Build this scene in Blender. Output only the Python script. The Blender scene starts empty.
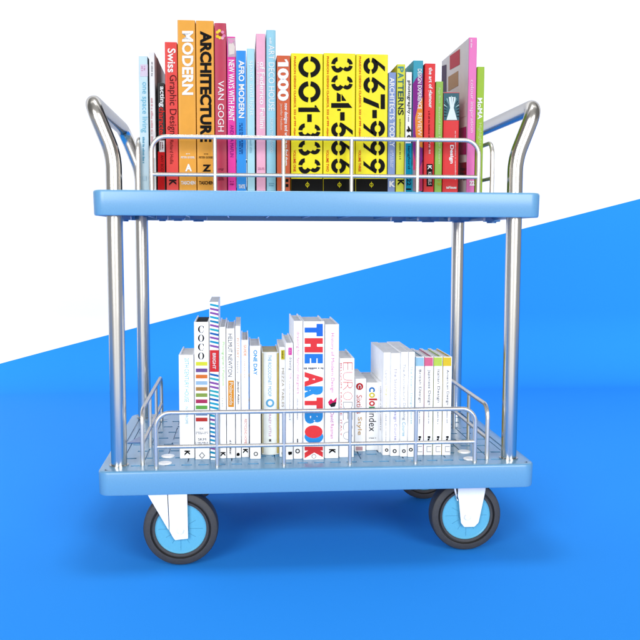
import bpy, bmesh, math, random
from mathutils import Vector, Matrix
random.seed(7)
S = bpy.context.scene
COL = S.collection
V = Vector

# ------------------------------------------------------------------ camera
LENS_PX = 898.96
YAW, PITCH, ROLL = .0865, -.0937, .0031
CAM = V((-.1408, -1.5927, .5955))
fw = V((math.sin(YAW)*math.cos(PITCH), math.cos(YAW)*math.cos(PITCH), math.sin(PITCH)))
r0 = V((math.cos(YAW), -math.sin(YAW), 0)); u0 = r0.cross(fw)
RT = r0*math.cos(ROLL) + u0*math.sin(ROLL)
UP = -r0*math.sin(ROLL) + u0*math.cos(ROLL)
cam_d = bpy.data.cameras.new('camera'); cam = bpy.data.objects.new('camera', cam_d); COL.objects.link(cam)
cam_d.sensor_width = 36; cam_d.lens = 36*LENS_PX/640; cam_d.clip_start = .05; cam_d.clip_end = 100
cam.matrix_world = Matrix(((RT.x, UP.x, -fw.x, CAM.x), (RT.y, UP.y, -fw.y, CAM.y), (RT.z, UP.z, -fw.z, CAM.z), (0, 0, 0, 1)))
S.camera = cam

def ray(px, py): return fw*LENS_PX + RT*(px-320) + UP*(320-py)
def at_y(px, py, y):
    d = ray(px, py); t = (y-CAM.y)/d.y; return CAM + d*t
def at_x(px, py, x):
    d = ray(px, py); t = (x-CAM.x)/d.x; return CAM + d*t
def at_z(px, py, z):
    d = ray(px, py); t = (z-CAM.z)/d.z; return CAM + d*t

# ------------------------------------------------------------------ measures (metres)
ZL, ZU, TH = .1754, .6735, .0444          # deck tops, skirt height
W, YB = .40, .526                         # half width, rear edge
XPL, XPR, YF, YR = -.3666, .3614, .0454, .4798

# ------------------------------------------------------------------ materials
def lin(c):
    c /= 255
    return c/12.92 if c <= .04045 else ((c+.055)/1.055)**2.4
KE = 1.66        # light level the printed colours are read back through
MATS = {}
def N(nt, t, **kw):
    n = nt.nodes.new(t)
    for k, v in kw.items(): setattr(n, k, v)
    return n
def mat(rgb, kind='paper', ke=None):
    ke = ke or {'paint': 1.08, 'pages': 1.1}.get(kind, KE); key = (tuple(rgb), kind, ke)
    if key in MATS: return MATS[key]
    m = bpy.data.materials.new('%s_%02x%02x%02x' % ((kind,)+tuple(int(max(0, min(255, c))) for c in rgb)))
    m.use_nodes = True; nt = m.node_tree; b = nt.nodes['Principled BSDF']
    base = tuple(min(.88, lin(c)/ke) for c in rgb)
    tc = N(nt, 'ShaderNodeTexCoord'); no = N(nt, 'ShaderNodeTexNoise')
    nt.links.new(tc.outputs['Object'], no.inputs['Vector'])
    var, rough, rv, coat, bump, sc = {'paper': (.05, .42, .16, 0, .02, 60), 'ink': (.04, .5, .1, 0, 0, 200),
        'plastic': (.04, .3, .12, .1, .03, 420), 'rubber': (.2, .62, .15, 0, .1, 300), 'paint': (.03, .3, .12, .2, .02, 120),
        'pages': (.1, .8, .05, 0, .1, 40)}[kind]
    no.inputs['Scale'].default_value = sc; no.inputs['Detail'].default_value = 5
    mr = N(nt, 'ShaderNodeMapRange'); mr.inputs[1].default_value = .3; mr.inputs[2].default_value = .7
    mr.inputs[3].default_value = 1-var; mr.inputs[4].default_value = 1+var*.5
    nt.links.new(no.outputs['Fac'], mr.inputs[0])
    mx = N(nt, 'ShaderNodeMix', data_type='RGBA', blend_type='MULTIPLY'); mx.inputs[0].default_value = 1
    mx.inputs[6].default_value = base+(1,); nt.links.new(mr.outputs[0], mx.inputs[7])
    nt.links.new(mx.outputs[2], b.inputs['Base Color'])
    m2 = N(nt, 'ShaderNodeMapRange'); m2.inputs[3].default_value = rough-rv/2; m2.inputs[4].default_value = rough+rv/2
    nt.links.new(no.outputs['Fac'], m2.inputs[0]); nt.links.new(m2.outputs[0], b.inputs['Roughness'])
    b.inputs['Specular IOR Level'].default_value = .5 if kind in ('paint', 'plastic', 'rubber') else (.06 if kind == 'ink' else .25)
    b.inputs['Coat Weight'].default_value = coat; b.inputs['Coat Roughness'].default_value = .2
    if bump:
        bp = N(nt, 'ShaderNodeBump'); bp.inputs['Strength'].default_value = bump*4; bp.inputs['Distance'].default_value = .0006
        nt.links.new(no.outputs['Fac'], bp.inputs['Height'])
        if kind == 'pages':
            wv = N(nt, 'ShaderNodeTexWave', wave_type='BANDS', bands_direction='X'); wv.inputs['Scale'].default_value = 260
            wv.inputs['Distortion'].default_value = 1.5; wv.inputs['Detail'].default_value = 2
            nt.links.new(tc.outputs['Object'], wv.inputs['Vector']); nt.links.new(wv.outputs['Fac'], bp.inputs['Height'])
            bp.inputs['Strength'].default_value = .6
        nt.links.new(bp.outputs['Normal'], b.inputs['Normal'])
    MATS[key] = m; return m
def steel(name, rough, base=.78, metal=1):
    m = bpy.data.materials.new(name); m.use_nodes = True; nt = m.node_tree; b = nt.nodes['Principled BSDF']
    b.inputs['Metallic'].default_value = metal; b.inputs['Base Color'].default_value = (base, base*.965, base*.9, 1); b.inputs['Specular Tint'].default_value = (.45, .45, .46, 1)
    tc = N(nt, 'ShaderNodeTexCoord'); mp = N(nt, 'ShaderNodeMapping'); mp.inputs['Scale'].default_value = (300, 300, 6)
    no = N(nt, 'ShaderNodeTexNoise'); no.inputs['Scale'].default_value = 1.5; no.inputs['Detail'].default_value = 4
    nt.links.new(tc.outputs['Object'], mp.inputs['Vector']); nt.links.new(mp.outputs[0], no.inputs['Vector'])
    mr = N(nt, 'ShaderNodeMapRange'); mr.inputs[3].default_value = rough*.7; mr.inputs[4].default_value = rough*1.4
    nt.links.new(no.outputs['Fac'], mr.inputs[0]); nt.links.new(mr.outputs[0], b.inputs['Roughness'])
    return m
STEEL = steel('polished_steel', .2, .74); WIRE = steel('bright_wire', .28, .74, .85); ZINC = steel('zinc_bolt', .3, .8)

# ------------------------------------------------------------------ object helpers
def empty(name, loc, label, cat, group=None):
    o = bpy.data.objects.new(name, None); COL.objects.link(o); o.location = loc; o.empty_display_size = .02
    o['label'] = label; o['category'] = cat
    if group: o['group'] = group
    return o
def world_loc(o):
    v = V(o.location)
    while o.parent: o = o.parent; v += V(o.location)
    return v
def obj(name, bm, m, parent=None, smooth=None, loc=None):
    """bm holds world coordinates; the object's origin is loc (default: its parent's)."""
    base = world_loc(parent) if parent else V((0, 0, 0))
    o_w = V(loc) if loc is not None else base
    bmesh.ops.translate(bm, verts=bm.verts, vec=-o_w)
    me = bpy.data.meshes.new(name); bm.to_mesh(me); bm.free()
    for x in (m if isinstance(m, (list, tuple)) else [m]): me.materials.append(x)
    if smooth is not None:
        for p in me.polygons: p.use_smooth = True
        me.set_sharp_from_angle(angle=math.radians(smooth))
    o = bpy.data.objects.new(name, me); COL.objects.link(o)
    if parent: o.parent = parent
    o.location = o_w - base
    return o
def box(bm, a, b, bev=0, seg=2, mi=0):
    a, b = V(a), V(b); c = (a+b)/2; s = b-a
    t = bmesh.new(); bmesh.ops.create_cube(t, size=1)
    bmesh.ops.scale(t, vec=s, verts=t.verts)
    if bev: bmesh.ops.bevel(t, geom=list(t.edges), offset=bev, segments=seg, affect='EDGES', profile=.5)
    bmesh.ops.translate(t, vec=c, verts=t.verts); merge(bm, t, mi)
def merge(bm, t, mi=0):
    mp = {v: bm.verts.new(v.co) for v in t.verts}
    for f in t.faces:
        try: g = bm.faces.new([mp[v] for v in f.verts]); g.material_index = mi
        except ValueError: pass
    t.free()
def prism(bm, pts, axis, a, b, mi=0, bev=0):
    """pts: 2-D outline in the plane across axis ('x': y,z  'y': x,z  'z': x,y), extruded from a to b."""
    P = {'x': lambda p, t: (t, p[0], p[1]), 'y': lambda p, t: (p[0], t, p[1]), 'z': lambda p, t: (p[0], p[1], t)}[axis]
    t = bmesh.new()
    lo = [t.verts.new(P(p, a)) for p in pts]; hi = [t.verts.new(P(p, b)) for p in pts]
    t.faces.new(lo); t.faces.new(hi[::-1])
    n = len(pts)
    for i in range(n): t.faces.new((lo[i], hi[i], hi[(i+1) % n], lo[(i+1) % n]))
    bmesh.ops.recalc_face_normals(t, faces=t.faces)
    if bev: bmesh.ops.bevel(t, geom=list(t.edges), offset=bev, segments=2, affect='EDGES')
    merge(bm, t, mi)
def tube(bm, pts, r, seg=20, cap=True):
    pts = [V(p) for p in pts]; n = len(pts)
    tan = [(pts[min(i+1, n-1)]-pts[max(i-1, 0)]).normalized() for i in range(n)]
    a = tan[0].orthogonal().normalized(); rings = []
    for i in range(n):
        a = (a - tan[i]*a.dot(tan[i])).normalized(); b = tan[i].cross(a)
        rings.append([bm.verts.new(pts[i]+(a*math.cos(2*math.pi*k/seg)+b*math.sin(2*math.pi*k/seg))*r) for k in range(seg)])
    for i in range(n-1):
        for k in range(seg):
            bm.faces.new((rings[i][k], rings[i][(k+1) % seg], rings[i+1][(k+1) % seg], rings[i+1][k]))
    if cap: bm.faces.new(rings[0][::-1]); bm.faces.new(rings[-1])
def fillet(pts, rad, n=8):
    """polyline with rounded corners; rad: one radius or one per corner"""
    pts = [V(p) for p in pts]; out = [pts[0]]
    for i in range(1, len(pts)-1):
        r = rad[i-1] if isinstance(rad, (list, tuple)) else rad
        a = (pts[i-1]-pts[i]).normalized(); b = (pts[i+1]-pts[i]).normalized()
        ang = a.angle(b); d = r/math.tan(ang/2)
        p, q = pts[i]+a*d, pts[i]+b*d
        c = pts[i] + (a+b).normalized()*(r/math.sin(ang/2))
        u, w = p-c, q-c; om = u.angle(w)
        for k in range(n+1):
            t = k/n; out.append(c + (u*math.sin((1-t)*om)+w*math.sin(t*om))/math.sin(om))
    return out+[pts[-1]]
def lathe(bm, prof, axis_p, seg=48):
    """prof: (radius, y) pairs, turned about the y axis through axis_p"""
    c = V(axis_p); rings = []
    for r, y in prof:
        rings.append([bm.verts.new(c+V((r*math.cos(2*math.pi*k/seg), y, r*math.sin(2*math.pi*k/seg)))) for k in range(seg)] if r > 1e-6 else [bm.verts.new(c+V((0, y, 0)))])
    for A, B in zip(rings, rings[1:]):
        for k in range(seg):
            j = (k+1) % seg
            if len(A) == 1 and len(B) == 1: continue
            if len(A) == 1: bm.faces.new((A[0], B[j], B[k]))
            elif len(B) == 1: bm.faces.new((A[k], A[j], B[0]))
            else: bm.faces.new((A[k], A[j], B[j], B[k]))
    bmesh.ops.recalc_face_normals(bm, faces=bm.faces)
def disc(bm, c, r, h, seg=24, hexa=False):
    """upright cylinder (axis z) standing on c"""
    c = V(c); n = 6 if hexa else seg
    prism(bm, [(c.x+r*math.cos(2*math.pi*k/n), c.y+r*math.sin(2*math.pi*k/n)) for k in range(n)], 'z', c.z, c.z+h)

# ------------------------------------------------------------------ backdrop: floor and wall in one seamless sheet
def backdrop():
    bm = bmesh.new(); YW, RC = 2.1, .28
    FLOOR = -.0045; prof = [(-1.4, 0), (-.9, 0), (-.4, 0), (.2, 0), (.8, 0), (1.3, 0)]
    prof += [(YW-RC+RC*math.sin(t*math.pi/32), RC-RC*math.cos(t*math.pi/32)) for t in range(17)]
    prof += [(YW, .8), (YW, 1.4), (YW, 2.2), (YW, 3.2)]
    xs = [-4+.5*i for i in range(17)]
    g = [[bm.verts.new((x, y, z+FLOOR)) for x in xs] for y, z in prof]
    for a, b in zip(g, g[1:]):
        for i in range(len(xs)-1): bm.faces.new((a[i], a[i+1], b[i+1], b[i]))
    m = bpy.data.materials.new('two_tone_paint'); m.use_nodes = True; nt = m.node_tree; b = nt.nodes['Principled BSDF']
    b.inputs['Roughness'].default_value = .85; b.inputs['Specular IOR Level'].default_value = .1
    p, q = at_y(0, 362.3, YW), at_y(640, 198.8, YW)
    sl = (q.z-p.z)/(q.x-p.x); ic = p.z-sl*p.x            # paint line  z = sl*x + ic
    tc = N(nt, 'ShaderNodeTexCoord'); sp = N(nt, 'ShaderNodeSeparateXYZ'); nt.links.new(tc.outputs['Object'], sp.inputs[0])
    mu = N(nt, 'ShaderNodeMath', operation='MULTIPLY_ADD'); mu.inputs[1].default_value = -sl; mu.inputs[2].default_value = -ic
    nt.links.new(sp.outputs['X'], mu.inputs[0])
    ad = N(nt, 'ShaderNodeMath', operation='ADD'); nt.links.new(mu.outputs[0], ad.inputs[0]); nt.links.new(sp.outputs['Z'], ad.inputs[1])
    gt = N(nt, 'ShaderNodeMath', operation='GREATER_THAN'); gt.inputs[1].default_value = 0; nt.links.new(ad.outputs[0], gt.inputs[0])
    yy = N(nt, 'ShaderNodeMath', operation='GREATER_THAN'); yy.inputs[1].default_value = YW-RC-.01; nt.links.new(sp.outputs['Y'], yy.inputs[0])
    an = N(nt, 'ShaderNodeMath', operation='MULTIPLY'); nt.links.new(gt.outputs[0], an.inputs[0]); nt.links.new(yy.outputs[0], an.inputs[1])
    mx = N(nt, 'ShaderNodeMix', data_type='RGBA'); nt.links.new(an.outputs[0], mx.inputs[0])
    mx.inputs[6].default_value = BLUE; mx.inputs[7].default_value = (.85, .85, .85, 1)
    nt.links.new(mx.outputs[2], b.inputs['Base Color'])
    o = obj('backdrop', bm, m, smooth=40); o['kind'] = 'structure'
BLUE = (.0205, .252, .80, 1)
backdrop()

# ------------------------------------------------------------------ the trolley
trolley = empty('platform_trolley', (0, .26, 0), 'blue two-deck platform trolley with polished steel tube handles and four castors, loaded with books', 'trolley')
PLAS = mat((120, 184, 230), 'plastic'); PLAS_D = mat((98, 160, 218), 'plastic')

def rrect(x0, x1, y0, y1, r, n=6):
    out = []
    for cx, cy, a in ((x1-r, y1-r, 0), (x0+r, y1-r, 90), (x0+r, y0+r, 180), (x1-r, y0+r, 270)):
        for k in range(n+1):
            t = math.radians(a+90*k/n); out.append((cx+r*math.cos(t), cy+r*math.sin(t)))
    return out
def ring_wall(bm, loops):
    """loops: list of (outline, z) with equal counts, bridged in order"""
    vs = [[bm.verts.new((x, y, z)) for x, y in o] for o, z in loops]
    for a, b in zip(vs, vs[1:]):
        n = len(a)
        for k in range(n): bm.faces.new((a[k], a[(k+1) % n], b[(k+1) % n], b[k]))
    return vs
def deck(zt, tread):
    bm = bmesh.new(); rs = []
    # outer skin: top ring, rounded shoulder, skirt with a little draft, inner skirt, ceiling of the hollow
    def o(ins, r=.022): return rrect(-W+ins, W-ins, ins, YB-ins, max(.004, r-ins))
    L = [(o(.012), zt), (o(.004), zt), (o(.0018), zt-.0008), (o(.0006), zt-.0022), (o(0), zt-.0045), (o(.001), zt-TH+.003), (o(.002), zt-TH+.0006), (o(.0035), zt-TH),
         (o(.006), zt-TH), (o(.0065), zt-TH+.002), (o(.0065), zt-.007)]
    vs = ring_wall(bm, L); bm.faces.new(vs[-1])
    # ribs of the hollow
    for i in range(-4, 5): box(bm, (i*.085-.0015, .008, zt-TH+.006), (i*.085+.0015, YB-.008, zt-.0071))
    for j in range(1, 5): box(bm, (-W+.008, j*.105-.0015, zt-TH+.008), (W-.008, j*.105+.0015, zt-.0072))
    # tread: grooves and slots as a stepped height field inside the top ring
    x0, x1, y0, y1 = -W+.012, W-.012, .012, YB-.012
    rects = []
    if tread:
        for i in range(-9, 10):                           # long grooves, broken and jogged
            x = i*.0405
            for j in range(3):
                s = .06+j*.142+(.05 if i % 2 else 0); e = min(s+.112, y1-.02)
                rects.append((x-.0011, x+.0011, s, e, .0022)); rects.append((x-.0011, x+.012, e-.0022, e, .0022))
        for j in range(8):                                # short anti-slip slots
            for i in range(-12, 13):
                x = i*.0305+(.015 if j % 2 else 0); y = .036+j*.056
                if abs(x) < W-.045: rects.append((x-.0095, x+.0095, y, y+.0085, .004))
    for b in (1, -1):
        rects.append((-W+.022 if b < 0 else W-.026, -W+.026 if b < 0 else W-.022, .05, YB-.05, .002))
    xs = sorted({round(v, 5) for q in rects for v in q[:2]} | {x0, x1}); ys = sorted({round(v, 5) for q in rects for v in q[2:4]} | {y0, y1})
    xs = [x for x in xs if x0 <= x <= x1]; ys = [y for y in ys if y0 <= y <= y1]
    H = [[0]*(len(ys)-1) for _ in range(len(xs)-1)]
    for q in rects:
        for i in range(len(xs)-1):
            mx = (xs[i]+xs[i+1])/2
            if q[0] < mx < q[1]:
                for j in range(len(ys)-1):
                    if q[2] < (ys[j]+ys[j+1])/2 < q[3]: H[i][j] = max(H[i][j], q[4])
    cache = {}
    def vt(i, j, h):
        k = (i, j, round(h, 5))
        if k not in cache: cache[k] = bm.verts.new((xs[i], ys[j], zt-h))
        return cache[k]
    for i in range(len(xs)-1):
        for j in range(len(ys)-1):
            h = H[i][j]; bm.faces.new((vt(i, j, h), vt(i+1, j, h), vt(i+1, j+1, h), vt(i, j+1, h)))
            if i+1 < len(xs)-1 and H[i+1][j] != h:
                g = H[i+1][j]; bm.faces.new((vt(i+1, j, h), vt(i+1, j, g), vt(i+1, j+1, g), vt(i+1, j+1, h)))
            if j+1 < len(ys)-1 and H[i][j+1] != h:
                g = H[i][j+1]; bm.faces.new((vt(i, j+1, h), vt(i+1, j+1, h), vt(i+1, j+1, g), vt(i, j+1, g)))
    d = obj('deck', bm, PLAS, trolley, smooth=35)
    return d
low = deck(ZL, True); upp = deck(ZU, False)
# moulded bosses under the upper deck
for px0, px1, yy in ((118, 131, .30), (157, 168, .24), (171, 185, .20), (190, 207, .28), (391, 405, .28), (418, 438, .22), (449, 468, .25), (484, 499, .31)):
    a, b = at_y(px0, 219, yy), at_y(px1, 219, yy)
    bm = bmesh.new(); c = (a.x+b.x)/2; r = (b.x-a.x)/2
    disc(bm, (c, yy, ZU-TH-.006), r*.62, .02); box(bm, (c-r, yy-.012, ZU-TH-.0032), (c+r, yy+.012, ZU-TH+.02), .002)
    obj('boss', bm, PLAS_D, upp, smooth=30, loc=(c, yy, ZU-TH))
# round steel caps let into the lower deck, and moulded arrow marks
for px, py in ((168, 456.5), (165, 463.5), (464, 452), (470, 459)):
    p = at_z(px, py, ZL); bm = bmesh.new()
    disc(bm, (p.x, p.y, ZL), .0125, .0016, 28); disc(bm, (p.x, p.y, ZL+.0016), .0105, .0008, 28)
    obj('cap', bm, mat((250, 250, 250), 'paint'), low, smooth=30, loc=(p.x, p.y, ZL))  # bright white stands in for light mirrored in the steel
p = at_z(135, 440, ZL); bm = bmesh.new()
prism(bm, [(p.x-.012, p.y-.03), (p.x+.014, p.y-.03), (p.x+.014, p.y+.045)], 'z', ZL+.0002, ZL+.0014)
obj('arrow_mark', bm, mat((38, 108, 190), 'plastic'), low, loc=p)

# tube frames: up one pole, outwards, back over the hand grip and down the rear pole
for xp, s, zt in ((XPL, -1, .830), (XPR, 1, .834)):
    xo = xp+s*.037
    pts = [(xp, YF, ZL-.03), (xp, YF, .736), (xo, YF, zt), (xo, YR, zt), (xp, YR, .736), (xp, YR, ZL-.03)]
    bm = bmesh.new(); tube(bm, fillet(pts, [.13, .034, .034, .13], 14), .0143, 32)
    h = obj('handle_frame', bm, STEEL, trolley, smooth=50)
    for y in (YF, YR):
        for z in (ZL,):
            bm = bmesh.new(); disc(bm, (xp, y, z), .0175, .0022, 32); obj('collar', bm, STEEL, h, smooth=30, loc=(xp, y, z))

def rail(A, B, zb, zt, zm, posts, r=.004, rad=.026):
    """guard rail: a hoop from A to B, a mid bar and uprights at the fractions posts"""
    A, B = V(A+(zb-.01,)), V(B+(zb-.01,)); D = B-A
    T = V((0, 0, zt-zb+.01)); bm = bmesh.new()
    tube(bm, fillet([A, A+T, B+T, B], rad, 10), r, 16)
    g = obj('guard_rail', bm, WIRE, trolley, smooth=50)
    bm = bmesh.new(); M = V((0, 0, zm-zb+.01)); tube(bm, [A+M, B+M], r*.9, 14); obj('crossbar', bm, WIRE, g, smooth=50)
    for t in posts:
        bm = bmesh.new(); P = A+D*t; tube(bm, [P, P+T], r*.92, 14); obj('upright', bm, WIRE, g, smooth=50)
def X(px, py, y): return at_y(px, py, y).x
for zb, zt, zm, xl, xr, ps, sl, sr in (
        (ZL, .277, .2147, X(156, 440, .02), X(475, 440, .02), [X(p, 440, .02) for p in (217, 284, 350, 415.7)], X(142.5, 450, .045), X(487, 450, .045)),
        (ZU, .767, .7015, X(151.5, 165, .02), X(478.5, 165, .02), [X(p, 165, .02) for p in (215, 283.5, 351.5, 417.5)], X(138.5, 165, .05), X(491.5, 165, .05))):
    rail((xl, .02), (xr, .02), zb, zt, zm, [(p-xl)/(xr-xl) for p in ps])
    rail((xl+.05, YB-.05), (xr-.012, YB-.05), zb, zt-.004, zm, [.2, .4, .6, .8])
    rail((sl, .045), (sl, .44), zb, zt, zm, [.36, .68]); rail((sr, .045), (sr, .44), zb, zt, zm, [.36, .68])

# castors
WR = .0680; FLOOR = -.0045
def caster(cx, yface, swivel):
    """yface: plane of the wheel's front side"""
    cz = FLOOR+WR+.0008; yc = yface+.0155; bm = bmesh.new()
    if swivel:       # cheek: a flat blade and a folded gusset with a narrow gap between them
        pl = [(cx-.0215, .137), (cx+.0125, .137), (cx+.0135, cz-.016), (cx-.010, cz-.018), (cx-.014, cz-.012), (cx-.0195, cz-.001), (cx-.0195, cz+.01)]
        gu = [(cx-.061, .137), (cx-.0232, .137), (cx-.0212, cz+.012), (cx-.0212, cz-.000)]; g2 = 0
    else:
        pl = [(cx-.0185, .137), (cx+.037, .137), (cx+.034, .112), (cx+.0225, cz-.012), (cx+.0145, cz-.02), (cx-.005, cz-.02), (cx-.0115, cz-.012), (cx-.0165, .098), (cx-.0185, .104)]
        gu = [(cx-.030, .137), (cx-.0235, .137), (cx-.0195, .100), (cx-.0172, .096), (cx-.0188, .094), (cx-.024, .112)]; g2 = .0015
    for ya, yb in ((yface-.0075, yface-.0045), (yc+.021, yc+.024)):
        prism(bm, pl, 'y', ya, yb, bev=.0007); prism(bm, gu, 'y', ya+.0012+g2, yb+.0012+g2, bev=.0006)
    box(bm, (cx-.058, yface-.0075, .135), (cx+.04, yc+.024, .139), .001)                 # crown between the two cheeks
    box(bm, (cx-.052, max(.014, yc-.03), .146), (cx+.052, yc+.036, .150), .001)                     # mounting plate
    disc(bm, (cx-.01, yc+.004, .138), .026, .009, 32)
    c = obj('caster', bm, mat((246, 247, 250), 'paint'), trolley, smooth=30, loc=(cx, yc, cz))
    R = WR
    bm = bmesh.new()                                                                     # tyre with a moulded groove on each side
    half = [(.0466, .0165), (.0508, .0170), (.0514, .0110), (.0542, .0110), (.0549, .0178), (.0632, .0176), (.0662, .0155), (.0676, .0110), (R, .004)]
    prof = [(r, -y) for r, y in half]+[(r, y) for r, y in half[::-1]]
    lathe(bm, [(.046, -.012)]+prof+[(.046, .012)], (cx, yc, cz), 72); obj('tyre', bm, mat((66, 66, 68), 'rubber'), c, smooth=35, loc=(cx, yc, cz))
    bm = bmesh.new()
    lathe(bm, [(0, -.0125), (.013, -.0125), (.0145, -.0138), (.0437, -.0138), (.0448, -.0146), (.0464, -.0144), (.0464, .0144), (.0448, .0146), (.0437, .0138), (0, .0138)], (cx, yc, cz), 64)
    for k in range(12):                                                                  # raised hairline ribs of the hub
        a = math.radians(k*30+90); d = V((math.cos(a), 0, math.sin(a))); n = V((-d.z, 0, d.x))
        ctr = V((cx, yc-.0138, cz)); e = .040 if k % 3 == 0 else .031
        q = [ctr+d*.016+n*.00028, ctr+d*e+n*.00028, ctr+d*e-n*.00028, ctr+d*.016-n*.00028]
        prism(bm, [(v.x, v.z) for v in q], 'y', yc-.0143, yc-.0137, mi=1)
    obj('hub', bm, [mat((112, 204, 240), 'plastic'), mat((78, 166, 208), 'plastic')], c, smooth=35, loc=(cx, yc, cz))
    bm = bmesh.new(); hx = [(cx+.0062*math.cos(math.radians(k*60+12)), cz+.0062*math.sin(math.radians(k*60+12))) for k in range(6)]
    prism(bm, hx, 'y', yface-.0118, yface-.0072, bev=.0005); obj('axle_bolt', bm, mat((232, 234, 238), 'paint'), c, smooth=30, loc=(cx, yc, cz))
caster(at_y(180.7, 529, .012).x, .012, True)
caster(at_y(466.2, 515.6, .05).x, .05, False)
caster(-.262, .40, True); caster(.272, .385, False)

# ------------------------------------------------------------------ print on the books
LETTERS = {}
def glyphs(s, bold):
    """outline mesh of a line of text as triangles in its own plane, scaled to a unit box"""
    k = (s, bold)
    if k in LETTERS: return LETTERS[k]
    cu = bpy.data.curves.new('lettering', 'FONT'); cu.body = s; cu.offset = bold*1.5; cu.resolution_u = 3
    o = bpy.data.objects.new('lettering', cu); COL.objects.link(o)
    me = o.evaluated_get(bpy.context.evaluated_depsgraph_get()).to_mesh()
    vs = [v.co.copy() for v in me.vertices]; fs = [tuple(p.vertices) for p in me.polygons]
    o.to_mesh_clear(); bpy.data.objects.remove(o); bpy.data.curves.remove(cu)
    x0, x1 = min(v.x for v in vs), max(v.x for v in vs); y0, y1 = min(v.y for v in vs), max(v.y for v in vs)
    LETTERS[k] = ([((v.x-x0)/(x1-x0), (v.y-y0)/max(1e-6, y1-y0)) for v in vs], fs); return LETTERS[k]
def arc(cx, cy, rx, ry, ix, iy, a0, a1, n=18):
    o = [(cx+rx*math.cos(math.radians(a0+(a1-a0)*k/n)), cy+ry*math.sin(math.radians(a0+(a1-a0)*k/n))) for k in range(n+1)]
    i = [(cx+ix*math.cos(math.radians(a0+(a1-a0)*k/n)), cy+iy*math.sin(math.radians(a0+(a1-a0)*k/n))) for k in range(n+1)]
    return [(o[k], o[k+1], i[k+1], i[k]) for k in range(n)]
def stencil(ch):
    if ch == '0': return arc(.5, .5, .5, .5, .27, .28, 8, 172)+arc(.5, .5, .5, .5, .27, .28, 188, 352)
    if ch == '3': return (arc(.5, .735, .42, .265, .17, .10, -48, 78)+arc(.5, .735, .42, .265, .17, .10, 96, 176)
                          + arc(.5, .30, .5, .30, .23, .12, -80, 62)+arc(.5, .30, .5, .30, .23, .12, -178, -98))
    if ch == '6': return arc(.5, .34, .5, .34, .23, .14, 12, 168)+arc(.5, .34, .5, .34, .23, .14, 192, 348)+[((.02, .47), (.55, 1), (.84, 1), (.27, .55))]
    if ch == '9': return [tuple((1-x, 1-y) for x, y in q) for q in stencil('6')]
    if ch == '7': return [((0, .80), (1, .80), (1, 1), (0, 1)), ((.62, .70), (.96, .74), (.52, 0), (.18, 0))]
    if ch == '1': return [((.34, 0), (1, 0), (1, 1), (.34, .86)), ((0, .74), (.30, .74), (.30, .85), (0, .80))]
    if ch == '4': return [((.58, 0), (.84, 0), (.84, .98), (.58, .80)), ((.0, .26), (.50, .26), (.50, .44), (.12, .44)), ((.08, .48), (.46, .48), (.46, .70)), ((.90, .28), (1, .28), (1, .44), (.90, .44))]
    if ch == '-': return [((0, 0), (1, 0), (1, 1), (0, 1))]
def didone(ch):
    if ch == 'O': return arc(.5, .5, .5, .5, .26, .46, 0, 360, 32)
    return arc(.54, .5, .54, .5, .28, .46, 52, 308, 26)+[((.86, .62), (.93, .62), (.93, .95), (.80, .86)), ((.84, .14), (.93, .22), (.93, .36), (.88, .36))]

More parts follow.
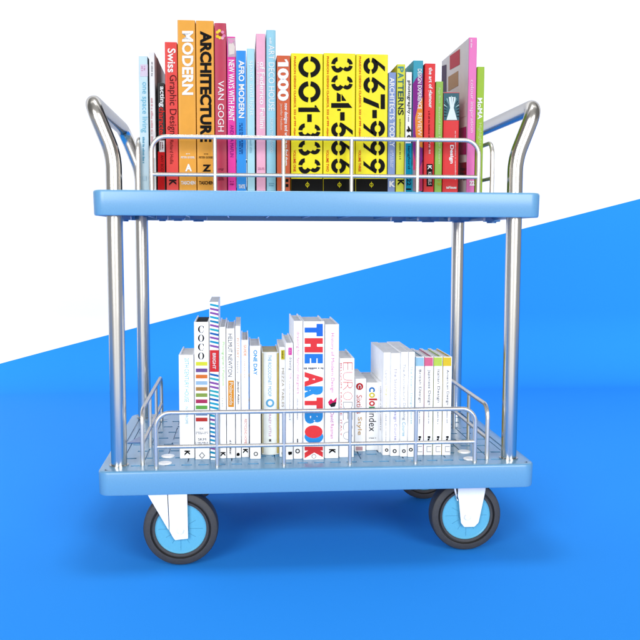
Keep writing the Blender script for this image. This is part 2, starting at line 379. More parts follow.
class Face:
    """a printed plane of a book; boxes are given in photograph pixels and turned into metres on that plane"""
    def __init__(s, cover, pt, out, bulge=None): s.cover, s.pt, s.out, s.b = cover, pt, out, bulge
    def place(s, px, py, lvl):
        p = s.pt(px, py) + s.out*(.0005+.0004*lvl)
        if s.b:
            t = (p.x-s.b[0])/s.b[1]; p.y -= s.b[2]*max(0, 1-t*t)
        return p
    def put(s, name, polys, rgb, lvl):
        bm = bmesh.new()
        for q in polys:
            v = [bm.verts.new(s.place(x, y, lvl)) for x, y in q]
            try: bm.faces.new(v)
            except ValueError: pass
        bmesh.ops.remove_doubles(bm, verts=bm.verts, dist=1e-7); bm.normal_update()
        for f in bm.faces:
            if f.normal.dot(s.out) < 0: f.normal_flip()
        c = V((0, 0, 0))
        for v in bm.verts: c += v.co
        return obj(name, bm, mat(rgb, 'ink'), s.cover, loc=c/max(1, len(bm.verts)))
    def unit(s, name, polys, b, rgb, lvl, rot):
        xa, xb, ya, yb = b
        if rot: f = lambda u, v: (xa+(xb-xa)*v, ya+(yb-ya)*u)          # reads downwards, letter tops to the right
        else: f = lambda u, v: (xa+(xb-xa)*u, yb-(yb-ya)*v)
        return s.put(name, [[f(*p) for p in q] for q in polys], rgb, lvl)
    def text(s, t, xa, xb, ya, yb, rgb, bold=0., rot=True, lvl=1, name='lettering'):
        vs, fs = glyphs(t, bold); return s.unit(name, [[vs[i] for i in f] for f in fs], (xa, xb, ya, yb), rgb, lvl, rot)
    def rect(s, xa, xb, ya, yb, rgb, lvl=0, name='colour_band'): return s.put(name, [[(xa, ya), (xb, ya), (xb, yb), (xa, yb)]], rgb, lvl)
    def poly(s, pts, rgb, lvl=0, name='printed_shape'): return s.put(name, [pts], rgb, lvl)
    def marks(s, xa, xb, ya, yb, rgb, rows=1, rot=True, step=1.5, name='small_print', lvl=1):
        """print too fine to read: short strokes in rows"""
        rnd = random.Random(int(xa*31+ya*7)); qs = []
        L = (yb-ya) if rot else (xb-xa); Wd = (xb-xa) if rot else (yb-ya); h = Wd/(rows*1.5)
        for k in range(rows):
            u = 0
            while u < L-.4:
                l = rnd.uniform(.45, 1.)*step; e = min(L, u+l); hh = h*rnd.uniform(.6, 1.)
                v0 = k*h*1.5
                q = [(u, v0), (e, v0), (e, v0+hh), (u, v0+hh)]
                qs.append([((xa+v, ya+w) if rot else (xa+w, ya+v)) for w, v in q]); u = e+rnd.choice((.35, .35, .4, 1.2))
        return s.put(name, qs, rgb, lvl)
    def ring(s, cx, cy, r, rgb, w=.3, lvl=1, name='publisher_mark'): return s.put(name, [[(cx+x*r, cy+y*r) for x, y in q] for q in arc(0, 0, 1, 1, 1-w, 1-w, 0, 360, 24)], rgb, lvl)
    def dot(s, cx, cy, rx, ry, rgb, lvl=1, name='printed_shape'): return s.put(name, [[(cx+rx*math.cos(k*math.pi/16), cy+ry*math.sin(k*math.pi/16)) for k in range(32)]], rgb, lvl)

GU, GL = 'books standing on the upper deck', 'books standing on the lower deck'
def book(px0, px1, ptop, rgb, label, upper=True, pbot=None, depth=.19, bulge=0., side=None, hard=True, pages=(236, 233, 226), yfront=None):
    """px0..px1: spine in the photograph; ptop: its top; pbot: where it meets the lower deck"""
    zb = ZU if upper else ZL
    if upper: yf = .052 if yfront is None else yfront
    else: yf = at_z((px0+px1)/2, pbot, ZL).y
    pm = 120 if upper else (ptop+pbot)/2
    x0, x1 = at_y(px0, pm, yf).x+.0004, at_y(px1, pm, yf).x-.0004
    zt = at_y((px0+px1)/2, ptop, yf).z; zb += .0003
    root = empty('book', ((x0+x1)/2, yf, zb), label, 'book', GU if upper else GL)
    w = x1-x0; t = min(.0024 if hard else .0008, w*.2); yb = yf+depth; e = .003 if hard else .0002
    r = min(.0016, w*.2)
    # cover: boards and spine in one folded sheet
    bm = bmesh.new()
    outer = [(x0, yb), (x0, yf+r), (x0+r*.3, yf+r*.3)]
    n = 10
    outer += [(x0+r+(w-2*r)*k/n, yf-bulge*(1-(2*k/n-1)**2)) for k in range(n+1)]
    outer += [(x1-r*.3, yf+r*.3), (x1, yf+r), (x1, yb)]
    inner = [(x1-t, yb), (x1-t, yf+t), (x0+t, yf+t), (x0+t, yb)]
    # split into convex pieces: left board, right board, spine
    T = bmesh.new()
    ring = outer+inner
    lo = [T.verts.new((x, y, zb)) for x, y in ring]; hi = [T.verts.new((x, y, zt)) for x, y in ring]
    m = len(ring)
    for i in range(m): T.faces.new((lo[i], lo[(i+1) % m], hi[(i+1) % m], hi[i]))
    no = len(outer)
    for vs in (lo, hi):
        T.faces.new((vs[0], vs[1], vs[no+2], vs[no+3])); T.faces.new((vs[no-1], vs[no-2], vs[no+1], vs[no]))
        T.faces.new(vs[1:no-1]+[vs[no+1], vs[no+2]])
    bmesh.ops.recalc_face_normals(T, faces=T.faces)
    rims = [ed for ed in T.edges if len(ed.link_faces) == 2 and ed.calc_face_angle(0) > 1.2]
    bmesh.ops.bevel(T, geom=rims, offset=.00028, segments=1, affect='EDGES')
    merge(bm, T)
    if side:
        for f in bm.faces:
            f.normal_update()
            if abs(f.normal.x) > .9 and f.calc_area() > .001: f.material_index = 1
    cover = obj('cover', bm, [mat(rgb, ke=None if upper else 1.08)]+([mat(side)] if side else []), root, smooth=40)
    bm = bmesh.new(); box(bm, (x0+t+.0001, yf+t+.0002, zb+e), (x1-t-.0001, yb-e, zt-e))
    if not hard:
        for v in bm.verts:
            if v.co.y > yf+.05: v.co.y = yb-.0003
    obj('page_block', bm, mat(pages, 'pages'), root)
    F = Face(cover, lambda a, b: at_y(a, b, yf), V((0, -1, 0)), ((x0+x1)/2, w/2, bulge) if bulge else None)
    F.left = Face(cover, lambda a, b: at_x(a, b, x0), V((-1, 0, 0))); F.right = Face(cover, lambda a, b: at_x(a, b, x1), V((1, 0, 0)))
    return F
WH, BK = (255, 255, 255), (12, 12, 14)
MARK = 'publisher_mark'

# ------------------------------------------------------------------ books on the upper deck, left to right
b = book(139.2, 148.6, 56, (205, 232, 244), 'pale blue book lettered "one space living" at the left end of the upper deck', side=(60, 60, 66), depth=.17)
b.rect(140.2, 147.8, 64.5, 76.5, (226, 214, 232), name='panel'); b.marks(141.5, 146, 66, 71, (214, 150, 190), 2)
b.text('one space living', 140.8, 147.6, 82, 132.5, (118, 202, 230)); b.marks(142.6, 145.6, 137, 163, (100, 170, 200)); b.rect(142.5, 146.5, 176, 180.5, (190, 220, 236), 1, MARK)
b = book(149.6, 155.6, 52, (244, 242, 240), 'thin white book with grey front board beside a short black and red book', side=(176, 172, 170), depth=.25)
b.marks(151.4, 153.4, 62, 77, (150, 150, 155)); b.marks(151, 154, 98, 150, (216, 170, 172), 1, step=3); b.rect(150.2, 155, 158, 189, (196, 206, 206)); b.dot(152.7, 134, 1.6, 3.4, (236, 226, 226))
for q, c in (([(157, 57), (160.5, 66), (160.5, 96), (157, 92)], (150, 146, 144)), ([(156.5, 100), (160, 104), (160, 116), (156.5, 118)], (206, 204, 202))): b.right.poly(q, c)
b = book(157.6, 165, 83, BK, 'short black and red book lettered "acting characters", among red and white spines', depth=.15, hard=False, side=(40, 36, 36))
b.text('acting', 158.8, 164.4, 86.5, 107, WH, .01); b.text('characters', 159, 164.6, 107.5, 139, (226, 44, 40), .01)
b.rect(157.9, 164.8, 151.5, 191, (206, 22, 26)); b.rect(159.5, 164.6, 140.5, 152, (228, 222, 220), 1, 'picture'); b.marks(160, 164, 142, 150, (120, 60, 60), 2, lvl=2); b.text('ANY BODY', 160.8, 163.6, 155, 174, (120, 10, 14), .01)
b = book(165.3, 178, 42, (238, 64, 58), 'red book with "Swiss" in white and "Graphic Design" in dark letters')
b.text('Swiss', 167.6, 175.6, 48.5, 72.5, WH, .012); b.text('Graphic Design', 167.6, 176.6, 75, 134.5, (92, 22, 26), .0)
b.text('Richard Hollis', 170, 173.4, 140, 164, (120, 26, 30)); b.text('K', 169.2, 176.4, 179.6, 185.4, (40, 22, 26), .03, name=MARK)
b = book(178.2, 196.2, 20, (244, 170, 52), 'tall orange book lettered "MODERN" in white capitals', depth=.22)
b.text('MODERN', 182, 193.4, 31, 95, WH, .024); b.text('A', 185.2, 192, 164, 171.4, WH, .03, False, name='volume_letter')
b.text('PETER GOSSEL', 181, 195, 156.4, 158.4, WH, .01, False); b.marks(186, 190, 153.6, 155, WH, rot=False); b.text('TASCHEN', 181, 195.4, 181, 184.6, WH, .02, False, name=MARK)
b = book(196.4, 214.6, 20.6, (244, 170, 52), 'tall orange book lettered "ARCHITECTURE" in black capitals', depth=.22)
b.text('ARCHITECTURE', 200, 211.6, 31, 142, BK, .03); b.text('Z', 202.4, 211, 164.6, 171.6, BK, .03, False, name='volume_letter')
b.text('PETER GOSSEL', 199, 213.4, 156.4, 158.4, (80, 50, 20), .01, False); b.marks(204, 208, 153.6, 155, (80, 50, 20), rot=False); b.text('TASCHEN', 199, 213.6, 181, 184.6, (60, 36, 14), .02, False, name=MARK)
b = book(214.8, 227, 23, (196, 48, 82), 'tall crimson book with a small yellow flower emblem at the top of its spine', bulge=.0008)
for x, y, c in ((217.4, 32.4, (250, 214, 60)), (219.4, 31, (250, 224, 90)), (217.4, 36.6, (248, 206, 40)), (220, 38, (246, 216, 70)), (222.6, 32.4, (240, 150, 190)), (224, 36, (232, 130, 178)), (222.4, 38.2, (244, 180, 200)), (220.6, 34.6, (150, 60, 40))):
    b.dot(x, y, 1.6, 1.6, c, 1 if c != (150, 60, 40) else 2, 'emblem')
b.text('VAN GOGH', 218, 224, 81, 131.6, WH); b.marks(218.4, 224, 168.6, 171, (120, 26, 50), 2, rot=False); b.marks(218.4, 224, 176, 181, (130, 26, 52), 3, rot=False)
b = book(227.2, 236, 36.5, (238, 44, 164), 'magenta book about painting with a small picture at the top of its spine', hard=False)
b.rect(227.8, 235.4, 38, 57, (206, 176, 190), name='picture'); b.poly([(228.4, 45), (232, 41), (235, 47), (234.4, 54), (229.4, 55)], (236, 222, 214), 1, 'picture'); b.poly([(228, 40), (231, 39), (234.6, 41), (231, 44)], (230, 160, 196), 2, 'picture')
b.text('NEW WAYS WITH PAINT', 228.6, 234.4, 60, 121, WH, .012); b.text('ANDREA MAFLIN', 230.2, 233.6, 125, 157, (140, 26, 140)); b.marks(230, 234, 181, 186, (160, 20, 110), 2, rot=False)
b = book(236.2, 246.4, 50.5, (24, 148, 236), 'bright blue book lettered "AFRO MODERN" in white', hard=False)
b.text('AFRO MODERN', 238.6, 244.4, 60.4, 118, WH, .014); b.marks(239.4, 243.6, 123, 154, (10, 74, 150), 2); b.text('TATE', 238.6, 245, 184.6, 188.4, WH, .02, False, name=MARK)
b = book(246.8, 255, 48.4, (178, 228, 242), 'pale cyan book lettered "space and light" between bright blue and pink books')
b.text('space and light', 248.6, 254, 60.6, 116, (238, 252, 255), .0); b.marks(250, 252.6, 138, 154, (150, 204, 224))
b = book(256, 265.8, 33.6, (246, 180, 208), 'tall pale pink book with white lettering and a dark back board', side=(90, 70, 80))
b.text('The Films', 257, 259.2, 61, 85, WH); b.text('of Federico Fellini', 259.8, 264.8, 62, 128.6, WH, .008); b.marks(258, 264.4, 167.6, 170.4, (206, 130, 166), 2, rot=False)
b = book(266.2, 276, 30, (152, 212, 232), 'tall light blue book lettered "ART DECO HOUSE" with a rounded spine', bulge=.0016)
b.text('ART DECO HOUSE', 268.6, 274.4, 45.4, 111, WH); b.marks(269.4, 273, 38, 44, (222, 244, 250), 1); b.text('ADRIAN TINNISWOOD', 270, 273, 118, 153, (226, 244, 250)); b.marks(269, 274, 183, 187, (120, 180, 204), 2, rot=False)
b = book(276.6, 290.4, 55.4, (216, 92, 44), 'burnt orange book lettered "1000" in heavy white numerals')
b.unit('lettering', [((0, .24), (.22, .24), (.22, .2), (.78, .2), (1, .0), (1, 0), (1, 0), (1, 0))][:0]+[((.40, 0), (1, 0), (1, 1), (.40, 1)), ((0, .62), (.40, .76), (.40, .98), (0, .84))], (277.8, 288.4, 59.4, 66.6), WH, 1, True); b.text('000', 277.6, 288.6, 68.4, 101, WH, .03); b.text('new designs and where to find them', 283.6, 288, 103.4, 165.6, WH, .01); b.text('Jennifer Hudson', 279.6, 282.6, 103.4, 130, (250, 210, 190)); b.rect(284.6, 288.4, 179, 182, BK, 1, MARK); b.rect(284.6, 288.4, 184, 187, BK, 1, MARK)

def design_volume(x0, x1, top, s, boxes, dx, tail, cx, label):
    b = book(x0, x1, top, (255, 240, 0), label, depth=.2, side=(250, 234, 10))
    for ch, (ya, yb) in zip(s, boxes):
        q = stencil(ch); a, e = dx
        if ch == '-': b.unit('stencil_numeral', q, (a+8.9, a+13.4, ya, yb), BK, 1, True)
        else: b.unit('stencil_numeral', q, (a, e, ya, yb), BK, 1, True)
    RD = (232, 74, 26)
    b.text('PHAIDON DESIGN CLASSICS, 333 of 999 objects', a-5, a-2.4, 56.4, 139, RD, .012); b.text(tail, a-5, a-2.4, 150, 171.6, RD, .012)
    b.rect(x0+.3, x1-.3, 178.8, 192, (12, 12, 12)); b.ring(cx, 184.8, 1.9, (240, 226, 30), .28); b.rect(cx-.25, cx+.25, 181.8, 187.8, (240, 226, 30), 2, MARK)
design_volume(290.8, 323, 53.4, '001-333', ((56.3, 77.6), (81.2, 102.5), (105.3, 112), (114.3, 122), (123.4, 138.6), (140.6, 155.6), (158.2, 173.6)), (298.3, 320.4), 'VOLUME ONE', 307.4,
    'thick yellow book with black stencil numerals 001-333')
design_volume(323.2, 355.4, 53.2, '334-666', ((57.2, 72.6), (75.2, 90.8), (92.4, 110.8), (112.2, 120.6), (122.2, 137.4), (140.4, 155.6), (158.4, 173.4)), (331.2, 352.7), 'VOLUME TWO', 339.4,
    'thick yellow book with black stencil numerals 334-666')
design_volume(355.6, 387.8, 54.2, '667-999', ((57.6, 74.2), (77, 93.2), (94.4, 109.2), (110, 118.2), (120.6, 136.6), (140.2, 155.6), (158.4, 173.4)), (363.4, 384.9), 'VOLUME THREE', 371.4,
    'thick yellow book with black stencil numerals 667-999')

b = book(388, 396, 72.4, (128, 152, 204), 'periwinkle blue book lettered "ARCHITECTS TODAY"', depth=.15, hard=False)
b.text('ARCHITECTS TODAY', 389.6, 394.4, 77.6, 147, WH, .008); b.marks(390.4, 394, 150, 168, (206, 216, 240), 2); b.text('K', 389.2, 395.2, 181, 187, WH, .03, False, name=MARK)
b = book(396.3, 405, 64.2, (220, 222, 52), 'lime yellow book lettered "PATTERNS" in teal and black', depth=.17, side=(190, 184, 50))
for i, ch in enumerate('PATTERNS'):
    k = i/7; b.text(ch, 397.8, 403.6, 66.6+i*6.15, 72.2+i*6.15, (int(70-40*k), int(150-110*k), int(160-120*k)), .012)
b.marks(399.4, 401.4, 119, 160, (120, 120, 40)); b.text('K', 397.6, 403.8, 179.6, 185.6, BK, .03, name=MARK)
b = book(405.3, 411.8, 72, (248, 248, 248), 'white photography paperback with a teal band on its lower spine', depth=.14, hard=False)
b.text('photography', 407, 411, 80.6, 114, (30, 30, 34), .01); b.marks(408, 410, 115, 122, (120, 120, 124)); b.text('4', 406.6, 411, 126, 132.4, BK, .03); b.text('c', 406.8, 410.8, 135, 139.6, BK, .02)
b.rect(405.5, 411.6, 143.2, 192, (0, 152, 188)); b.text('langford', 407.2, 410.2, 146, 169, (10, 60, 90), .01); b.text('22', 406.8, 410.8, 178.6, 185.6, (8, 44, 70), .02, name=MARK); b.rect(406, 411, 188.4, 190, BK, 1, MARK)
TE, PU, OR = (32, 158, 182), (136, 44, 138), (236, 142, 56)
b = book(412.4, 422.8, 60.4, TE, 'teal book with sweeping purple and orange curves on spine and board', depth=.2)
b.poly([(412.8, 84), (416, 78.5), (422.5, 73), (422.5, 160), (418, 172), (412.8, 150)], PU); b.poly([(415, 118), (418, 106), (422.5, 97), (422.5, 148), (418, 146), (415.4, 134)], OR, 1)
b.poly([(413, 151), (418, 172), (422.4, 161), (422.4, 191), (413, 191)], (206, 60, 110), 1); b.rect(413, 417.4, 170, 191, (150, 130, 150), 2)
b.text('DESIGN EXPERIENCE', 417.6, 421.6, 69, 109, WH, .008, lvl=2); b.text('REVIEW', 417.6, 421.6, 113, 136, (250, 226, 214), .006, lvl=2)
b.left.poly([(406, 82), (409, 78), (412.3, 74.6), (412.3, 165), (408, 165), (405.4, 110)], PU)
b = book(424, 435, 63.4, (230, 20, 30), 'red paperback with white script lettering and a black emblem box at its foot', hard=False)
b.text('the art of glamour', 427.6, 432.4, 67.6, 108, WH, .012); b.marks(428.4, 430.6, 111, 150, (120, 6, 14)); b.marks(428.6, 431.4, 138, 154, (250, 190, 190), 1)
b.rect(426.6, 432.6, 164, 186.4, (18, 16, 18), name='emblem_box'); b.text('K', 427.6, 431.6, 165.4, 169.8, WH, .02, name=MARK); b.text('KESSELS', 428, 431.4, 172, 185, (220, 214, 210), .01, name=MARK)
b = book(435.3, 443, 81.4, (146, 190, 70), 'narrow green book between two red spines', depth=.16, hard=False)
b.text('Page Book', 437.8, 440.4, 88, 103.6, (222, 240, 190)); b.text('Beautiful Ideas Paper Pictures', 437.8, 440.4, 107, 164, (222, 240, 190)); b.marks(437.4, 441.4, 178, 188, (190, 190, 60), 2, rot=False)
b = book(443.3, 459.4, 92.4, (228, 24, 34), 'squat red book lettered "Design" with a picture across the top of its spine', depth=.16)
b.rect(443.6, 459.1, 93, 120.4, (70, 110, 120), name='picture'); b.poly([(448.6, 97), (455.4, 97), (453.6, 108), (457, 120), (446.4, 120), (450, 108)], (232, 246, 246), 1, 'picture')
for i in range(9):
    a = math.radians(200+i*17.5); b.poly([(451.4+4*math.cos(a), 109+4*math.sin(a)), (451.4+8*math.cos(a-.06), 109+13*math.sin(a-.06)), (451.4+8*math.cos(a+.05), 109+13*math.sin(a+.05))], (24, 46, 56) if i % 2 else (176, 214, 214), 1, 'picture')
for i in range(5):
    b.poly([(444.2, 103+i*3.2), (447.2, 106+i*2.6), (444.2, 104.2+i*3.2)], (20, 30, 36), 2, 'picture'); b.poly([(458.8, 103+i*3.2), (456, 106+i*2.6), (458.8, 104.4+i*3.2)], (20, 30, 36), 2, 'picture')
b.text('Design', 449, 453.6, 145, 163.6, WH, .02); b.marks(454.8, 456.4, 131, 180, (255, 206, 206)); b.text('teNeues', 446, 456.4, 186, 188.8, WH, .02, False, name=MARK)
b = book(467.4, 476, 37.4, (238, 116, 190), 'tallest pink book at the right, its wide pale board patterned with coloured squares', depth=.226, side=(232, 226, 226))
b.text('colour inspiration', 469.4, 473.8, 80, 132.6, (255, 226, 244)); b.marks(470.4, 473.4, 39.6, 48, (255, 216, 238)); b.text('22', 469.4, 474.4, 180.6, 185.6, WH, .03, False, name=MARK)
for q, c in (([(450, 56), (460, 49), (460, 64.5), (450, 70)], (212, 36, 62)), ([(448.4, 77), (458.4, 70.8), (458.4, 85.6), (448.4, 91.4)], (196, 152, 98)), ([(442, 66), (446.6, 64.6), (446.6, 92), (442, 92)], (70, 34, 80)), ([(459.8, 128.6), (466.6, 126.4), (466.6, 154.6), (459.8, 154.8)], (196, 44, 128)), ([(459.8, 163), (466.6, 162), (466.6, 180), (459.8, 179)], (150, 20, 44)), ([(460, 106), (466.6, 102.4), (466.6, 116), (460, 118)], (244, 240, 240))):
    b.left.poly(q, c, name='colour_patch')
b.left.marks(461, 465.6, 168, 182, (60, 30, 36), 3, rot=False, name='small_print')
b = book(476.3, 484, 66.6, (158, 196, 34), 'olive green book lettered "MoMA" at the right end of the upper deck', depth=.17, side=(150, 184, 40))
b.text('MoMA', 477.4, 482.2, 98, 119.4, WH, .016); b.text('Highlights', 477.8, 481.6, 123, 146, (222, 236, 170)); b.rect(476.5, 479.4, 152, 191, (168, 120, 60))

# ------------------------------------------------------------------ books on the lower deck, left to right
def low_book(x0, x1, top, bot, label, rgb=(250, 250, 251), **k):
    k.setdefault('depth', .15); k.setdefault('pages', (254, 252, 248)); return book(x0, x1, top, rgb, label, False, bot, **k)
CY = (120, 214, 236)
b = low_book(179, 194.3, 355, 458.6, 'white book with pale cyan lettering at the left end of the lower deck', depth=.13)
b.text('20TH CENTURY HOUSE', 184.6, 188.8, 358, 402, CY); b.text('IN EUROPE', 185.4, 188, 406, 424, (170, 226, 240)); b.text('K', 184.6, 190, 450.4, 455.4, BK, .03, name=MARK)
b = low_book(194.4, 209.4, 322, 459.6, 'white book lettered "COCO" downwards above a column of coloured bars', depth=.14, pages=(10, 10, 11))
for i, ch in enumerate('COCO'): b.unit('serif_letter', didone(ch), (198, 204.2, 325.6+i*8.9, 332.8+i*8.9), (30, 28, 30), 1, False)
for y, c in ((361.8, (238, 240, 70)), (368.4, (124, 92, 160)), (374.6, (240, 128, 60)), (381, (168, 204, 234)), (387, (196, 146, 84)), (393.2, (150, 178, 88)), (399.4, (190, 60, 104)), (405.4, (112, 188, 84)), (411.6, (100, 140, 200)), (417.6, (226, 70, 64))): b.rect(195.8, 207.4, y, y+3.8, c)
b.text('EK', 199.8, 204, 427.6, 429.6, (90, 90, 94), 0, False); b.marks(195.8, 208, 431.6, 434.6, (170, 170, 174), 2, rot=False); b.text('SKM', 198, 206, 438, 440.4, (90, 90, 94), 0, False); b.marks(195.4, 208, 442, 445, (170, 170, 174), 2, rot=False)
b.put(MARK, [[(202, 452), (205, 455.4), (204.3, 455.4), (202, 452.8)], [(205, 455.4), (202, 458.8), (202, 458), (204.3, 455.4)], [(202, 458.8), (199, 455.4), (199.7, 455.4), (202, 458)], [(199, 455.4), (202, 452), (202, 452.8), (199.7, 455.4)]], (110, 110, 116), 1)
b = low_book(209.6, 219, 302, 460, 'tall book with a slanted cyan and purple striped spine and a red label', depth=.15, hard=False)
rs = random.Random(3)
for i in range(38):
    y = 303.4+i*4.1; c = rs.choice([(30, 160, 206), (40, 176, 214), (24, 140, 190), (52, 182, 200), (150, 90, 180), (40, 110, 190)])
    if 348 < y < 371: continue
    q = [(210+u*8.6, y+u*1.7+v) for u, v in ((0, 0), (1, 0), (1, 2.3), (0, 2.0))]
    b.poly([(x, min(yy, 458.6)) for x, yy in q] if y < 455 else [(210, 456), (218.6, 457), (218.6, 458.4), (210, 457.6)], c, name='stripe')
b.rect(209.9, 218.8, 350, 371.8, (232, 56, 62), 1, 'label'); b.text('BRIGHT', 212.6, 215.8, 353, 369, WH, .01, lvl=2)
b = low_book(219.2, 226.2, 327, 458.6, 'thin white book with lime green lettering beside the striped spine', depth=.19)
b.text("Photographer's Playbook", 221.6, 224.8, 342, 386, (150, 226, 60), .0); b.marks(222, 224, 398, 408, (220, 224, 214)); b.text('K', 220.6, 225.4, 452, 456.4, BK, .03, name=MARK)
b = low_book(226.4, 235.2, 328.6, 458.4, 'white book with dark capitals above an orange panel on its spine', depth=.17)
b.text('HELMUT NEWTON', 228, 232.2, 333.6, 376.6, (60, 60, 66), .0); b.rect(228.2, 234, 380.4, 407, (242, 160, 52), 0, 'panel'); b.text('Polaroids', 229.4, 233, 382, 405, (255, 240, 214), .012); b.marks(229.6, 232.4, 440, 454, (120, 120, 124), 1)
b = low_book(235.4, 241, 326, 458, 'slim white book with faint orange lettering and a dark author name', depth=.19, hard=False)
b.text('POTTERY', 236.6, 239, 338, 358, (246, 170, 110)); b.text('basics', 236.6, 239, 361, 373, (200, 196, 190)); b.text('Jacqui Atkin', 236.8, 239.6, 381, 404, (60, 52, 56), .01); b.text('e', 236.6, 239.8, 452.6, 456, BK, .04, name=MARK)
b = low_book(241.2, 249, 340, 457.4, 'white book with orange lettering between dark-edged boards', depth=.17, side=(196, 184, 190))
b.text('GUIDE', 243.8, 246.4, 344.6, 356, (246, 150, 84), .01); b.marks(244, 246, 359, 378, (250, 214, 196)); b.text('RECYCLING HOME', 244.4, 246.8, 419, 443.6, (246, 130, 96), .0); b.text('K', 243, 247.8, 448.8, 453.4, BK, .03, name=MARK)
b = low_book(249.6, 261, 346, 459, 'white book lettered "ONE DAY" in bright blue', depth=.15)
b.text('ONE DAY', 253.4, 257.2, 350, 375, (24, 160, 232), .016); b.ring(255.8, 453.8, 2.1, BK, .36)
b = low_book(261.6, 279, 352, 454.6, 'grey-green book with a rounded yellow-edged spine and a blue round emblem', (228, 232, 226), depth=.12, bulge=.004, side=(232, 208, 120), pages=(222, 210, 170))
b.rect(261.9, 263.4, 353, 453, (232, 222, 180)); b.rect(277, 278.7, 353, 453, (238, 212, 110))
b.text('THE ROCOCONET MOOP', 268, 271.4, 354.6, 396, (110, 180, 226)); b.ring(270, 402.6, 4.1, (104, 186, 232), .42, name='emblem'); b.text('CRAZY LITTLE', 268.8, 271, 411, 436, (226, 160, 216)); b.rect(269, 271, 438.6, 441, (90, 90, 94), 1, MARK)
b = low_book(279.4, 285.4, 347, 457, 'slim white book with a small yellow label high on its spine', depth=.13, hard=False)
b.rect(281, 284.6, 350, 359.6, (246, 230, 70), 0, 'label'); b.marks(281.8, 283.8, 351, 358.6, (150, 130, 40), lvl=2); b.text('MEZZA TABLES', 281.6, 284, 368, 407, (196, 180, 140)); b.marks(281.6, 284, 452, 455, BK, 1)
b = low_book(285.6, 293.2, 343, 459.8, 'white book with a small magenta label and grey "drawing" lettering', depth=.17)
b.rect(288.4, 291.8, 347.6, 355, (236, 40, 170), 0, 'label'); b.marks(289.4, 291, 348.4, 354.2, (255, 190, 230), lvl=2); b.text('drawing', 288.4, 292, 357, 370, (120, 120, 126)); b.text('now', 289, 291.6, 373, 379, (240, 190, 214)); b.marks(289.2, 291, 381, 420, (214, 214, 220)); b.text('B', 288.2, 292, 451.6, 455, BK, .05, name=MARK)
b = low_book(293.4, 303, 321, 459, 'tall white book with pink "fashion designers" lettering', depth=.16)
b.text('drawing for fashion designers', 296, 299.6, 331.6, 393.6, (240, 150, 196)); b.marks(297, 298.6, 398, 420, (190, 190, 200)); b.rect(297, 298, 438.6, 442.4, (70, 70, 74), 1); b.ring(297.6, 451, 2.3, BK, .4)
b = low_book(303.2, 324.4, 321.4, 459.8, 'thick white book with big red and blue block letters spelling "THE ART BOOK"', depth=.13)
BL, RE = (54, 160, 240), (250, 68, 74)
for ch, ya, yb, c, l in (('T', 323.8, 336.2, (44, 122, 236), 1), ('H', 338, 352.4, RE, 1), ('E', 353.8, 363.4, (50, 136, 236), 1), ('A', 371.8, 386.6, RE, 1), ('R', 386.2, 398, BL, 1), ('T', 397.4, 408.4, RE, 2), ('B', 410.6, 423.6, BL, 1), ('K', 446.6, 458.2, RE, 1)):
    b.text(ch, 304.6, 322.8, ya, yb, c, .05 if ch in 'EB' else .075, lvl=l, name='block_letter')
b.dot(313.9, 436.6, 9.4, 6.8, BL, 1, 'block_letter'); b.dot(313.6, 431.6, 8.9, 6.4, RE, 2, 'block_letter'); b.marks(303.8, 323.4, 367.4, 370.6, (130, 130, 136), 1, rot=False, step=2); b.ring(313.8, 456.2, 2.2, (120, 60, 70), .18, 2)
b = low_book(324.6, 339, 324.4, 458.4, 'white book with pink "Modern Design" lettering and a magenta bird emblem', depth=.16)
b.text('History of Modern Design', 330, 334.4, 333, 392.6, (240, 130, 200)); b.poly([(328, 402), (331, 398.4), (333, 401), (336.8, 397.2), (336, 403.6), (332, 406), (329, 405)], (232, 40, 110), 1, 'emblem'); b.poly([(329.4, 404.4), (333, 402.4), (336.4, 402), (334.8, 406.4), (331, 407)], (40, 40, 44), 2, 'emblem')
b.text('David Raizman', 330.4, 333.8, 412, 438.6, (244, 120, 200)); b.text('K', 329, 335.4, 449, 453.4, BK, .035, name=MARK)
b = low_book(339.2, 354.4, 358.4, 457.4, 'white book with tall thin red letters spelling "EURODECO"', depth=.14)
for i, (ch, c) in enumerate(zip('EURODECO', [(236, 96, 90)]*4+[(150, 150, 154)]*4)): b.text(ch, 343, 352.4, 362.2+i*9.9, 370.4+i*9.9, c, -.02, name='thin_letter')
b.text('BELGIUM  FRANCE  ITALY', 340.2, 342, 363, 436, (230, 90, 84), .0)
b = low_book(354.8, 366, 378.6, 451.6, 'short white book with a red disc and orange lettering', depth=.13, hard=False)
b.dot(359.6, 386.4, 3.5, 3.5, (214, 44, 48), 1, 'emblem'); b.text('C', 357.8, 361.4, 384.4, 388.4, WH, .02, True, 2); b.text('Sixties', 356.6, 362, 395, 413.6, (236, 110, 90)); b.text('Style', 356.6, 362, 417, 435, (240, 190, 110)); b.rect(355.8, 362.6, 446.6, 450.4, (226, 180, 186), 0, MARK)
b = low_book(366.2, 378.8, 382.6, 450.4, 'short white book lettered "color index" in mixed colours', depth=.12, hard=False)
for ch, c, ya, yb in (('c', (50, 130, 210), 387, 392), ('o', (244, 226, 60), 392.4, 397.8), ('l', (226, 50, 50), 398.4, 400.2), ('o', (230, 60, 56), 400.8, 406), ('r', (60, 160, 80), 406.6, 410.4)): b.text(ch, 369, 374.8 if ch != 'l' else 377, ya, yb, c, .014)
b.text('index', 369, 376, 411.4, 431.4, (50, 50, 56), .0); b.marks(369, 376, 437.6, 439, (120, 120, 126), rot=False)
b = low_book(378.9, 382.7, 381.6, 452.6, 'very thin white booklet beside the short book with mixed colour letters', depth=.12, hard=False)
b.marks(380, 381.4, 386, 430, (206, 206, 212))
b = low_book(382.9, 390.4, 352.4, 455.4, 'white course book with pale yellow lettering at the left of the tall right-hand set', depth=.17, hard=False)
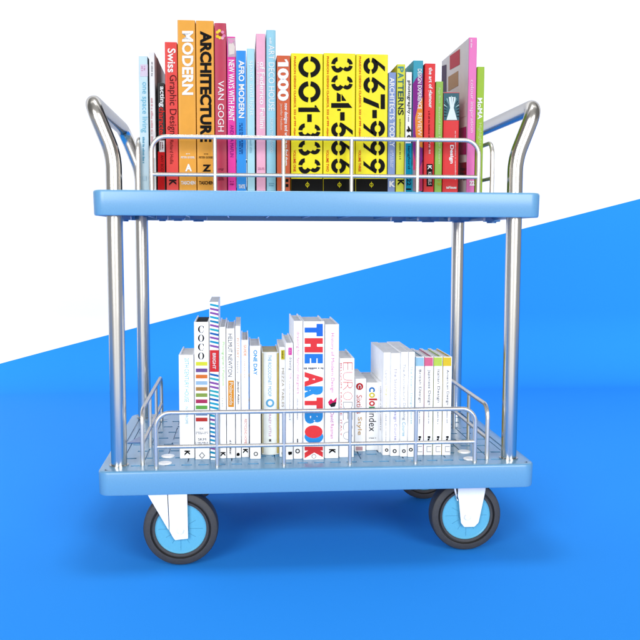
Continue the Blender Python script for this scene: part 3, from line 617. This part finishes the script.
b.text('Ceramics', 385, 387.6, 370, 384.4, (196, 196, 200)); b.text('Design Course', 385, 387.6, 386, 411, (238, 234, 150)); b.marks(385.4, 387, 414, 442, (206, 206, 212)); b.ring(386.6, 450, 1.7, BK, .5)
b = low_book(390.6, 400.2, 353, 456.2, 'white course book with lilac and grey storyboard lettering', depth=.17, hard=False)
b.text('The Storyboard', 393.4, 397, 368, 404.6, (190, 186, 206)); b.text('Design Course', 393.4, 397, 407, 440, (196, 184, 240)); b.ring(394.6, 451, 2, BK, .45)
b = low_book(400.4, 408, 352, 456.8, 'white course book with grey architectural drawing lettering', depth=.17, hard=False)
b.text('The Architectural Drawing', 402.2, 405.4, 364, 420, (190, 192, 198)); b.text('Course', 402.2, 405.4, 422, 436, (150, 216, 240)); b.ring(403.8, 451, 1.8, BK, .45)
b = low_book(408.2, 414.6, 352, 457, 'white course book with pale aqua lettering beside the first colour-capped spine', depth=.17, hard=False)
b.text('The Pattern Design Course', 409.8, 412.6, 366, 424, (190, 234, 240)); b.ring(410.8, 449.6, 1.9, BK, .5)
for x0, x1, c, s, nm in ((415, 424, (168, 216, 242), 'British Design', 'light blue'), (424.2, 433.2, (240, 116, 156), 'Japanese Design', 'pink'), (433.4, 442.4, (204, 234, 96), 'Italian Design', 'lime green'), (442.6, 451.6, (250, 216, 62), 'American Design', 'yellow')):
    b = low_book(x0, x1, 356.8, 455.4, 'slim white book with a %s cap on its spine, lettered "%s"' % (nm, s), depth=.13, side=tuple(int(v*.85+30) for v in c))
    b.rect(x0+.4, x1-.4, 357.4, 366, c, 0, 'colour_cap'); n = len(s)
    b.text(s, x0+3.2, x0+6.4, 369.6, 369.6+n*2.35, (90, 90, 96), .0); b.marks(x0+4, x0+5.4, 409, 424, (170, 170, 176)); b.text('h', x0+3.4, x0+6, 436, 440.4, BK, .04, name=MARK)
    b.put(MARK, [[(x0+2.4+u*4.6, 446+v*6) for u, v in q] for q in (((0, 0), (1, 0), (1, .12), (0, .12)), ((0, .88), (1, .88), (1, 1), (0, 1)), ((0, .12), (.1, .12), (.1, .88), (0, .88)))], (196, 196, 204), 1)

# ------------------------------------------------------------------ light: studio lamps and an added wall fill
w = bpy.data.worlds.new('World'); S.world = w; w.use_nodes = True
nt = w.node_tree; bg = nt.nodes['Background']                       # pale studio: lighter low down, dimmer towards both sides
tc = N(nt, 'ShaderNodeTexCoord'); sp = N(nt, 'ShaderNodeSeparateXYZ'); nt.links.new(tc.outputs['Generated'], sp.inputs[0])
az = N(nt, 'ShaderNodeMapRange', interpolation_type='SMOOTHSTEP'); az.inputs[1].default_value = .25; az.inputs[2].default_value = .8
az.inputs[3].default_value = .45; az.inputs[4].default_value = 1.1
ab = N(nt, 'ShaderNodeMath', operation='ABSOLUTE'); nt.links.new(sp.outputs['X'], ab.inputs[0])
iv = N(nt, 'ShaderNodeMath', operation='SUBTRACT'); iv.inputs[0].default_value = 1; nt.links.new(ab.outputs[0], iv.inputs[1]); nt.links.new(iv.outputs[0], az.inputs[0])
el = N(nt, 'ShaderNodeMapRange', interpolation_type='SMOOTHSTEP'); el.inputs[1].default_value = -.05; el.inputs[2].default_value = .25
el.inputs[3].default_value = .9; el.inputs[4].default_value = .36; nt.links.new(sp.outputs['Z'], el.inputs[0])
pr = N(nt, 'ShaderNodeMath', operation='MULTIPLY'); nt.links.new(az.outputs[0], pr.inputs[0]); nt.links.new(el.outputs[0], pr.inputs[1])
bg.inputs[0].default_value = (1, 1, 1, 1); nt.links.new(pr.outputs[0], bg.inputs[1])
def area(name, loc, target, sx, sy, power, spread=180):
    l = bpy.data.lights.new(name, 'AREA'); l.shape = 'RECTANGLE'; l.size = sx; l.size_y = sy; l.energy = power; l.spread = math.radians(spread)
    o = bpy.data.objects.new(name, l); COL.objects.link(o); o.location = loc
    o.rotation_euler = (V(target)-V(loc)).to_track_quat('-Z', 'Y').to_euler(); return o
area('overhead_softbox', (-.05, .28, 8), (-.05, .28, 0), .6, .6, 145)
area('front_softbox', (-4.8, -9, 3.8), (0, 1.0, .4), 5, 6, 960)
area('front_softbox', (4.2, -9.4, 3.8), (0, 1.0, .4), 5, 6, 890)
area('wall_fill', (0, .2, 4.2), (0, 2.1, .5), 6, .6, 10, 110)  # added fill lamp without a known source, brightens the wall behind the trolley

S.view_settings.view_transform = 'Standard'; S.view_settings.look = 'None'
S.view_settings.exposure = 0; S.view_settings.gamma = 1
S.render.engine = 'CYCLES'
S.cycles.max_bounces = 8
